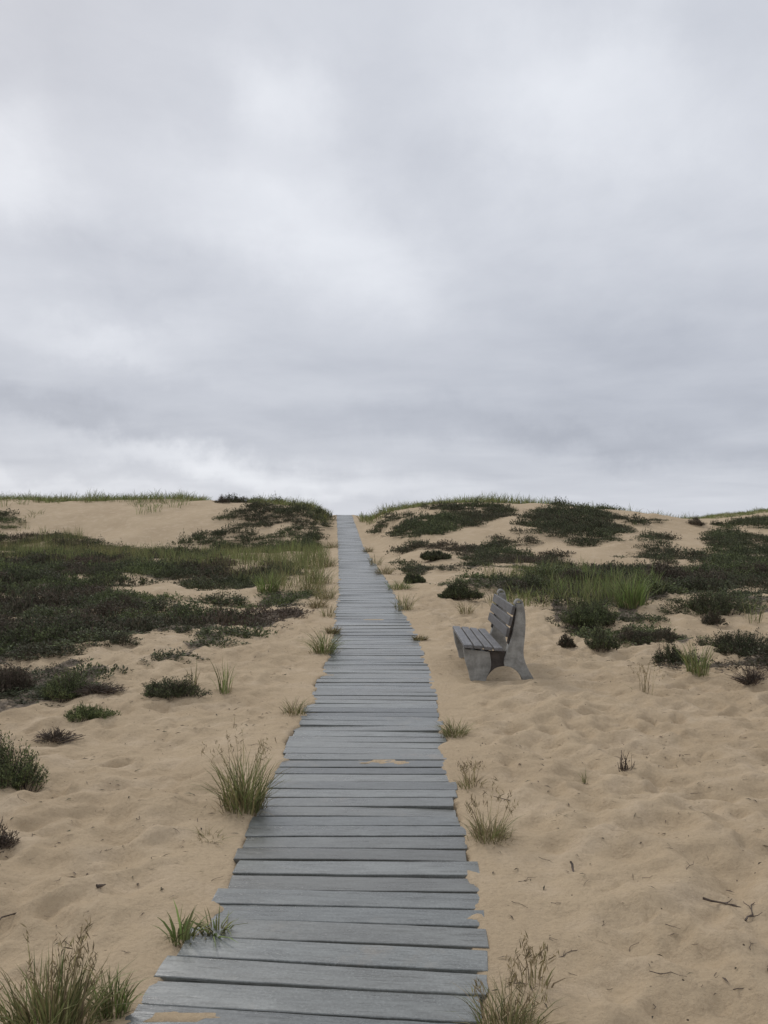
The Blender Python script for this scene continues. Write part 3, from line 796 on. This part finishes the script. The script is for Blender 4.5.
def t_field(x, y, px, py):
    n = float(fbm(np.array(x / 1.9), np.array(y / 2.6), 91, 2))
    return .02 + 1.45 * (n - .18)
def t_dune(x, y, px, py):
    n = float(fbm(np.array(x / 2.2), np.array(y / 3), 95, 2))
    return .40 + .45 * (n - .3)
for nm, lab, tf, hs in (
    ('left_mound', 'dark heather blanket on the dune shoulder left of the upper boardwalk', t_dune, .85),
    ('right_upper', 'dark heather blanket under the grassy crest right of the upper boardwalk', t_dune, .85),
    ('right_mound', 'tall dark heather slope between two sandy tracks on the right dune', t_dune, .85),
    ('round_patch', 'small rounded heather patch beside the bare sand chute on the right dune', t_dune, .75),
    ('right_edge', 'dark heather thicket beyond the bare sand chute at the right edge', t_dune, .7)):
    tag(link('heather_patch', grow_patch(nm, tf, hs)), lab, 'heather patch', 'heather patches on the dune faces')
for nm, lab in (('left_field', 'dark mixed heather ground cover on the low field left of the boardwalk'), ('right_middle', 'dark green heather ground cover at the foot of the right dune'),
                ('left_fringe', 'broken low mats of heather where the left field thins out to sand'), ('right_fringe', 'broken low mats of heather on the sand right of the bench')):
    tag(link('heather_cover', grow_patch(nm, t_field if nm.startswith('left') else (lambda *a: t_field(*a) * .8 + .1), (.72 if nm == 'left_field' else .62) if 'fringe' not in nm else .5)), lab, 'heather', kind='stuff')

# low shrubs that rise out of the heather: separate plants sharing a few meshes
proto = []
pr2 = np.random.default_rng(31)
for i in range(6):
    (V, Q, t), (SV, SQ) = shrub_arrays(300, 12, .42, .36, .27, .036, pr2, [.18, .45, .62, .74, .5, .82][i], .1)
    proto.append((mesh_np('foliage', V, Q, fattr={'tint': t}, mats=[M_HEATH]), mesh_np('branches', SV, SQ, mats=[M_TWIG])))
def field_shrubs(poly, n, spots_seed, label, group, size=(.75, 1.5)):
    r = np.random.default_rng(spots_seed); made = 0; placed = []
    src = None
    while made < n:
        px = r.uniform(min(p[0] for p in poly), max(p[0] for p in poly)); py = r.uniform(min(p[1] for p in poly), max(p[1] for p in poly))
        if not inside(np.array([px]), np.array([py]), poly)[0]: continue
        x, y, z = at(px, py)
        if y > 55 or abs(x - float(path_x(y))) < 1.3: continue
        if any((x - a) ** 2 + (y - b) ** 2 < .35 ** 2 for a, b in placed): continue
        placed.append((x, y)); f, b = proto[r.integers(6)]
        if src is None:
            o = link('field_shrub', None); tag(o, label, 'shrub', group); cf = link('foliage', f, o); cb = link('branches', b, o); src = o
        else:
            o = src.copy(); COL.objects.link(o)
            for ch in list(src.children):
                c = ch.copy(); c.data = f if ch.name.startswith('foliage') else b; COL.objects.link(c); c.parent = o
        s = r.uniform(*size) * (.75 + .022 * y)
        o.location = (x, y, z - .03); o.rotation_euler = (0, 0, r.random() * 6.28); o.scale = (s, s, s * r.uniform(.3, .75))
        made += 1
field_shrubs([(-150, 560), (200, 560), (240, 600), (235, 622), (190, 632), (130, 640), (90, 655), (0, 662), (-150, 690)], 80, 3,
             'low leafy shrub rising out of the heather field left of the boardwalk', 'low shrubs in the left heather field')
field_shrubs([(480, 582), (768, 566), (860, 566), (860, 600), (768, 585), (690, 590), (640, 596), (540, 594)], 62, 4,
             'low leafy shrub rising out of the heather at the foot of the right dune', 'low shrubs at the foot of the right dune')
for px, py, lab, s, k in ((222, 501, 'dark bush on the skyline, first of the row above the bare left sand face', .9, 0), (233, 500.5, 'dark bush on the skyline, middle of the row above the left sand face', 1.2, 1), (246, 500.5, 'dark bush on the skyline, last of the row, nearest the grassy crest', .9, 0),
                         (696, 523, 'dark bush on the skyline above the bare sand chute', .8, 0), (716, 523.5, 'smaller dark bush on the skyline right of the sand chute', .6, 1)):
    x, y, z = at(px, py + 1.5)
    if y > 60: y = 49.; x = (px - 384) / F * y; z = float(Zg(x, y))
    o = link('skyline_bush', None); tag(o, lab, 'bush', 'dark bushes on the dune skyline')
    link('foliage', proto[k][0], o); link('branches', proto[k][1], o)
    o.location = (x, y, z - .05); o.scale = (1.5 * s, 1.1 * s, 1.35 * s); o.rotation_euler = (0, 0, px)

# ------------------------------------------------------------------ beach grass (too many to count)
gr = np.random.default_rng(77)
GT = [blades(16, .15, .26, .52, .55, .009, gr, 0, .12) for _ in range(10)]
gp = scatter(-48, 60, 9, 100, lambda y: .27 + .0036 * y, gr)
gz = Zg(gp[:, 0], gp[:, 1]); gx, gy = project(gp[:, 0], gp[:, 1], gz)
glat = np.abs(gp[:, 0] - path_x(gp[:, 1]))
MEADOW_L = [(-400, 505), (0, 519), (50, 534), (120, 546), (190, 552), (262, 553), (320, 548), (334, 560), (334, 588), (300, 594), (262, 590), (220, 574), (100, 566), (0, 566), (-400, 580)]
MEADOW_R = [(470, 585), (500, 576), (560, 572), (650, 580), (660, 600), (610, 612), (540, 612), (490, 606)]
def grass_field(name, mask, label, tintf, hs=1.0, ws=1.0):
    S = Soup(); k = np.flatnonzero(mask)
    for i in k:
        V, Q, T, tq, tt = GT[gr.integers(len(GT))]
        a = gr.random() * 6.28; s = gr.uniform(.7, 1.25); h = s * gr.uniform(.6, 1.3) * hs * (.45 + 1.1 * nz[i]); s *= ws; t0 = tintf(gp[i, 0], gp[i, 1])
        M = np.array([[s * math.cos(a), -s * math.sin(a), 0], [s * math.sin(a), s * math.cos(a), 0], [0, 0, h]])
        S.add(V, Q, T, np.clip(tq + t0, 0, 1), np.clip(tt + t0, 0, 1), M=M, off=(gp[i, 0], gp[i, 1], gz[i] - .01))
    print('grass', label, len(k))
    return tag(link(name, S.mesh(name, [M_GRASS])), label, 'grass', kind='stuff')
nz = fbm(gp[:, 0] / 2.4, gp[:, 1] / 2.8, 55, 2); nf = gr.random(len(gp))
def tg(x, y): return .22 + .55 * float(fbm(np.array(x / 2.5), np.array(y / 3.), 61, 2))
m = inside(gx, gy + (nz - .5) * 10, MEADOW_L) & (glat > 1.0) & (gp[:, 1] < 46) & (nz > .38) & (nf < .97)
grass_field('meadow_grass', m, 'olive green grass growing through the heather left of the boardwalk', tg)
m = inside(gx, gy + (nz - .5) * 10, MEADOW_R) & (glat > 2.0) & (nz > .36) & (nf < .95)
grass_field('meadow_grass', m, 'green grass growing behind the bench at the foot of the dune', lambda x, y: tg(x, y) + .12)
# crest grass: along the ridge only
cr = (gp[:, 1] > 45.0) & (gp[:, 1] < 60) & (glat > 1.15)
left = gp[:, 0] < path_x(gp[:, 1])
bare = (gx > 206) & (gx < 252) & left
m = (cr & left & (gp[:, 1] > 46.8) & ~bare & (nf < .97)) | (left & (gp[:, 1] > 41.5) & (gp[:, 1] < 47) & (glat > 1.5) & (nz > .46) & (nf < .04 + .25 * sstep(42, 47, gp[:, 1])))
grass_field('crest_grass', m, 'pale green beach grass fringing the crest of the left dune', lambda x, y: .48 + .3 * gr.random(), 1.05, 2.2)
bare = (gx > 690)
m = cr & ~left & (gp[:, 1] > 46) & ~bare & (nf < .9)
grass_field('crest_grass', m, 'pale green beach grass fringing the crest of the right dune', lambda x, y: .48 + .3 * gr.random(), 1.1, 2.0)
m = (gp[:, 1] > 70) & (gp[:, 0] > 24) & (nf < 1)
grass_field('hill_grass', m, 'light green grass on the distant hill beyond the right dune', lambda x, y: .62 + .15 * gr.random(), .8, 2.0)

# ------------------------------------------------------------------ twigs and litter on the sand
def twig_mesh(length, rad, r, fork):
    n = 6; V = []; Q = []; n0 = 0
    def tube(p, rad0):
        nonlocal n0
        k = len(p)
        for i in range(k):
            t = p[min(i + 1, k - 1)] - p[max(i - 1, 0)]; t = t / np.linalg.norm(t)
            u = np.cross(t, [0, 0, 1.]); u /= np.linalg.norm(u); w = np.cross(u, t); rr = rad0 * (1 - .65 * i / (k - 1)) * r.uniform(.8, 1.2)
            for j in range(5):
                a = j * 2 * math.pi / 5; V.append(p[i] + (u * math.cos(a) + w * math.sin(a)) * rr)
        for i in range(k - 1):
            for j in range(5): Q.append((n0 + i * 5 + j, n0 + i * 5 + (j + 1) % 5, n0 + (i + 1) * 5 + (j + 1) % 5, n0 + (i + 1) * 5 + j))
        for e in (0, k - 1):
            c = n0 + e * 5; Q.append((c, c + 1, c + 2, c + 3)); Q.append((c, c + 3, c + 4, c + 4)) if False else None
        n0 += k * 5
    t = np.linspace(-.5, .5, n); p = np.stack([t * length, np.cumsum(r.normal(0, length * .06, n)), rad * .6 + np.abs(r.normal(0, length * .02, n))], 1)
    tube(p, rad)
    for _ in range(fork):
        i = r.integers(1, 4); a = r.choice([-1, 1]) * r.uniform(.5, 1.1); l2 = length * r.uniform(.25, .4)
        d = np.array([math.cos(a), math.sin(a), r.uniform(.05, .4)]); s = np.linspace(0, 1, 4)[:, None]
        tube(p[i] + s * d * l2 + np.concatenate([np.zeros((1, 3)), r.normal(0, l2 * .05, (3, 3))]), rad * .6)
    return mesh_np('twig', np.array(V), np.array(Q), mats=[M_TWIG], smooth=True)
tr = np.random.default_rng(8)
TW = [twig_mesh(.10 + .02 * i, .0028 + .0004 * (i % 3), tr, i % 3) for i in range(8)]
def put_twig(px, py, size, label, group, me=None):
    x, y, z = at(px, py)
    o = link('twig', me or TW[tr.integers(len(TW))]); o.location = (x, y, z + .001); o.rotation_euler = (tr.normal(0, .12), tr.normal(0, .12), tr.normal(0, .9)); o.scale = (size, size, size)
    tag(o, label, 'twig', group)
big = twig_mesh(.115, .0065, tr, 0)
put_twig(575, 871, 1.0, 'short thick brown stick on the right sand, stoutest of the twigs', 'twigs on the sand', big)
put_twig(12, 918, 1.0, 'long thin curved stick on sand above the biggest tussock', 'twigs on the sand', twig_mesh(.34, .004, tr, 0))
put_twig(508, 803, 1.0, 'long straight twig beside the bushy yellow-olive tuft', 'twigs on the sand', twig_mesh(.17, .004, tr, 0))
put_twig(101, 887, 1.0, 'stubby dark scrap of bark alone on the left sand', 'twigs on the sand', twig_mesh(.035, .010, tr, 0))
put_twig(756, 915, 1.0, 'forked upright dead twig at the right edge of the sand', 'twigs on the sand', twig_mesh(.16, .004, tr, 2))
put_twig(720, 903, 1.0, 'dark flattened forked twig left of the upright dead twig', 'twigs on the sand', twig_mesh(.14, .0055, tr, 2))
for px, py in ((615, 802), (562, 814), (694, 794), (673, 782), (683, 779), (651, 878), (673, 925), (604, 923), (547, 861), (570, 954), (752, 946), (717, 976), (585, 886), (758, 745), (510, 722),
               (648, 768), (640, 818), (700, 985), (612, 990), (655, 1005), (560, 905), (528, 880), (735, 830), (690, 868), (745, 780), (600, 760), (540, 770), (664, 745), (590, 1000), (715, 735),
               (632, 948), (548, 938), (700, 945), (744, 990), (575, 975), (520, 905), (668, 975), (735, 760), (690, 755), (560, 745)):
    put_twig(px, py, tr.uniform(.2, .55), 'small dark twig on the trodden sand right of the boardwalk', 'small twigs on the right sand')
for px, py in ((71, 835), (105, 852), (88, 864), (20, 800), (47, 916), (125, 953), (140, 819), (80, 772), (101, 727), (150, 870), (160, 760), (190, 780), (130, 735), (60, 880), (95, 935), (30, 860),
               (175, 830), (200, 745), (145, 915), (120, 790), (70, 945), (235, 725), (255, 745), (215, 880)):
    put_twig(px, py, tr.uniform(.2, .55), 'small dark twig on the sand left of the boardwalk', 'small twigs on the left sand')

# fine litter: scraps of leaf and stem, thickest near the plants
S = Soup(); lr = np.random.default_rng(14)
n = 11000
lx = lr.uniform(-8, 10, n); ly = 2.2 + 14 * lr.random(n) ** 1.1
dens = fbm(lx / 1.1, ly / 1.1, 101, 3)
ok = (np.abs(lx - path_x(ly)) > W2 + .04) & (dens + lr.normal(0, .06, n) > .47)
lx, ly = lx[ok], ly[ok]; lz = Zg(lx, ly)
for x, y_, z in zip(lx, ly, lz):
    a = lr.random() * 6.28; L_ = lr.uniform(.008, .035) * (.7 + .05 * y_); w = lr.uniform(.0012, .004)
    d = np.array([math.cos(a), math.sin(a), lr.normal(0, .15)]) * L_; s_ = np.array([-math.sin(a), math.cos(a), .3]) * w; mid = np.array([0, 0, .004])
    V = np.array([-d, mid - s_, d, mid + s_]) + lr.normal(0, .001, (4, 3))
    S.add(V, np.array([[0, 1, 2, 3]]), None, np.array([lr.uniform(0, .45)]), off=(x, y_, z + .004))
tag(link('leaf_litter', S.mesh('leaf_litter', [M_HEATH])), 'scraps of dead leaf and stem strewn over the sand', 'litter', kind='stuff')

# ------------------------------------------------------------------ overcast sky
w = bpy.data.worlds.new('World'); scene.world = w; w.use_nodes = True
nt = w.node_tree; nt.nodes.clear(); L = nt.links.new
SUN_EL, SUN_AZ = math.radians(38), math.radians(-30)     # azimuth from +Y towards +X
tc = N(nt, 'ShaderNodeTexCoord')
D = N(nt, 'ShaderNodeVectorMath', operation='NORMALIZE'); L(tc.outputs['Generated'], D.inputs[0])
sep = N(nt, 'ShaderNodeSeparateXYZ'); L(D.outputs[0], sep.inputs[0])
zc = math_n(nt, 'MAXIMUM', sep.outputs['Z'], 0.0)
inv = math_n(nt, 'DIVIDE', 1.0, math_n(nt, 'ADD', zc, .10))
def planar(sx, sy, ox=0, oy=0):
    c = N(nt, 'ShaderNodeCombineXYZ')
    L(math_n(nt, 'ADD', math_n(nt, 'MULTIPLY', math_n(nt, 'MULTIPLY', sep.outputs['X'], inv), sx), ox), c.inputs[0])
    L(math_n(nt, 'ADD', math_n(nt, 'MULTIPLY', math_n(nt, 'MULTIPLY', sep.outputs['Y'], inv), sy), oy), c.inputs[1])
    return c.outputs[0]
def wnoise(v, sc, det, rough=.5, dist=0.0):
    n = N(nt, 'ShaderNodeTexNoise', ins={'Scale': sc, 'Detail': det, 'Roughness': rough, 'Distortion': dist}); L(v, n.inputs['Vector']); return n
n1 = wnoise(planar(1, 1, 3.1, 1.7), 1.1, 5, .5, .5).outputs['Fac']
n2 = wnoise(planar(1, .8, 7.3, 2.2), 3.6, 8, .6, .3).outputs['Fac']
n3 = wnoise(planar(.35, 1.0, 1.3, 9.2), 1.6, 4, .5, .3).outputs['Fac']
# clouds drift off their smooth outlines
nv = wnoise(D.outputs[0], 6.5, 6, .6)
wob = N(nt, 'ShaderNodeVectorMath', operation='SUBTRACT'); L(nv.outputs['Color'], wob.inputs[0]); wob.inputs[1].default_value = (.5, .5, .5)
wsc = N(nt, 'ShaderNodeVectorMath', operation='SCALE'); L(wob.outputs[0], wsc.inputs[0]); wsc.inputs[3].default_value = .15
Dw = N(nt, 'ShaderNodeVectorMath', operation='ADD'); L(D.outputs[0], Dw.inputs[0]); L(wsc.outputs[0], Dw.inputs[1])
sw = N(nt, 'ShaderNodeSeparateXYZ'); L(Dw.outputs[0], sw.inputs[0])
base = ramp(nt, [(0, (.64,) * 3), (.030, (.61,) * 3), (.075, (.56,) * 3), (.115, (.545,) * 3), (.17, (.55,) * 3), (.26, (.60,) * 3), (.38, (.635,) * 3), (.55, (.60,) * 3), (1, (.68,) * 3)])
b_lift = .03
zmix = math_n(nt, 'ADD', math_n(nt, 'MULTIPLY', sep.outputs['Z'], .75), math_n(nt, 'MULTIPLY', sw.outputs['Z'], .25)); L(zmix, base.inputs[0])
b = N(nt, 'ShaderNodeRGBToBW'); L(base.outputs[0], b.inputs[0]); val = math_n(nt, 'ADD', b.outputs[0], b_lift)
def add(v, n, amp): return math_n(nt, 'ADD', v, math_n(nt, 'MULTIPLY', math_n(nt, 'SUBTRACT', n, .5), amp))
val = add(val, n1, .19)
val = math_n(nt, 'ADD', val, math_n(nt, 'MULTIPLY', math_n(nt, 'MULTIPLY', math_n(nt, 'SUBTRACT', n2, .5), .13), math_n(nt, 'SMOOTH_MIN', math_n(nt, 'MULTIPLY', zc, 3.2), 1.0, .1))); val = add(val, n3, .05)
def skydir(px, py):
    a = (px - 384) / F; q = (512 - py) / F; cp, sp = math.cos(PITCH), math.sin(PITCH)
    return Vector((a, cp - q * sp, sp + q * cp)).normalized()
# brighter and darker cloud masses where they hang in this sky (direction, spread across, spread up, strength)
for px, py, sx, sy, amp in ((290, 105, .05, .05, .10), (590, 100, .14, .07, .12), (270, 215, .12, .05, .09), (0, 180, .05, .05, .10), (105, 340, .09, .022, .09), (370, 280, .10, .05, .07),
                            (215, 456, .16, .022, .15), (60, 480, .2, .012, .08), (360, 488, .16, .016, .06), (650, 370, .22, .07, -.06), (60, 410, .22, .022, -.07), (420, 420, .3, .02, -.035), (450, 200, .08, .09, -.05), (120, 270, .14, .03, -.05), (650, 445, .22, .022, -.05), (30, 30, .15, .08, -.04)):
    d = skydir(px, py)
    dx = N(nt, 'ShaderNodeVectorMath', operation='SUBTRACT'); L(Dw.outputs[0], dx.inputs[0]); dx.inputs[1].default_value = d
    s = N(nt, 'ShaderNodeSeparateXYZ'); L(dx.outputs[0], s.inputs[0])
    e = math_n(nt, 'ADD', math_n(nt, 'POWER', math_n(nt, 'ABSOLUTE', math_n(nt, 'DIVIDE', s.outputs['X'], sx)), 2.0),
               math_n(nt, 'POWER', math_n(nt, 'ABSOLUTE', math_n(nt, 'DIVIDE', math_n(nt, 'ADD', s.outputs['Z'], math_n(nt, 'MULTIPLY', s.outputs['X'], .12)), sy)), 2.0))
    fw = math_n(nt, 'GREATER_THAN', sep.outputs['Y'], 0.0)
    g = math_n(nt, 'MULTIPLY', math_n(nt, 'EXPONENT', math_n(nt, 'MULTIPLY', e, -1.0)), fw)
    val = math_n(nt, 'ADD', val, math_n(nt, 'MULTIPLY', g, amp * 1.3))
cc = ramp(nt, [(0, (.25, .28, .34)), (.36, (.34, .365, .43)), (.52, (.505, .532, .60)), (.70, (.70, .725, .785)), (.82, (.82, .845, .90)), (1, (.97, .98, 1.0))]); L(val, cc.inputs[0])
sky = N(nt, 'ShaderNodeTexSky', sky_type='NISHITA'); sky.sun_disc = False; sky.sun_elevation = SUN_EL; sky.sun_rotation = SUN_AZ; sky.dust_density = 2.0
bs = N(nt, 'ShaderNodeBackground', ins={'Strength': .08}); L(sky.outputs[0], bs.inputs[0])
bc = N(nt, 'ShaderNodeBackground', ins={'Strength': 1.0}); L(cc.outputs[0], bc.inputs[0])
mx = N(nt, 'ShaderNodeMixShader', ins={0: .95}); L(bs.outputs[0], mx.inputs[1]); L(bc.outputs[0], mx.inputs[2])
out = N(nt, 'ShaderNodeOutputWorld'); L(mx.outputs[0], out.inputs[0])

sd = bpy.data.lights.new('sun', 'SUN'); sd.energy = 1.1; sd.angle = math.radians(11); sd.color = (1, .965, .92)
so = bpy.data.objects.new('sun', sd); COL.objects.link(so)
dv = Vector((math.sin(SUN_AZ) * math.cos(SUN_EL), math.cos(SUN_AZ) * math.cos(SUN_EL), math.sin(SUN_EL)))
so.rotation_euler = dv.to_track_quat('Z', 'Y').to_euler(); so.location = dv * 60

# ------------------------------------------------------------------ camera
cd = bpy.data.cameras.new('camera'); cam = bpy.data.objects.new('camera', cd); COL.objects.link(cam)
cd.sensor_fit = 'VERTICAL'; cd.sensor_height = 36; cd.lens = 36 * F / 1024; cd.clip_start = .05; cd.clip_end = 2000
cam.location = (0, 0, EYE); cam.rotation_euler = (math.pi / 2 + PITCH, 0, 0)
scene.camera = cam
scene.view_settings.view_transform = 'Standard'; scene.view_settings.look = 'None'; scene.view_settings.exposure = 0; scene.view_settings.gamma = 1
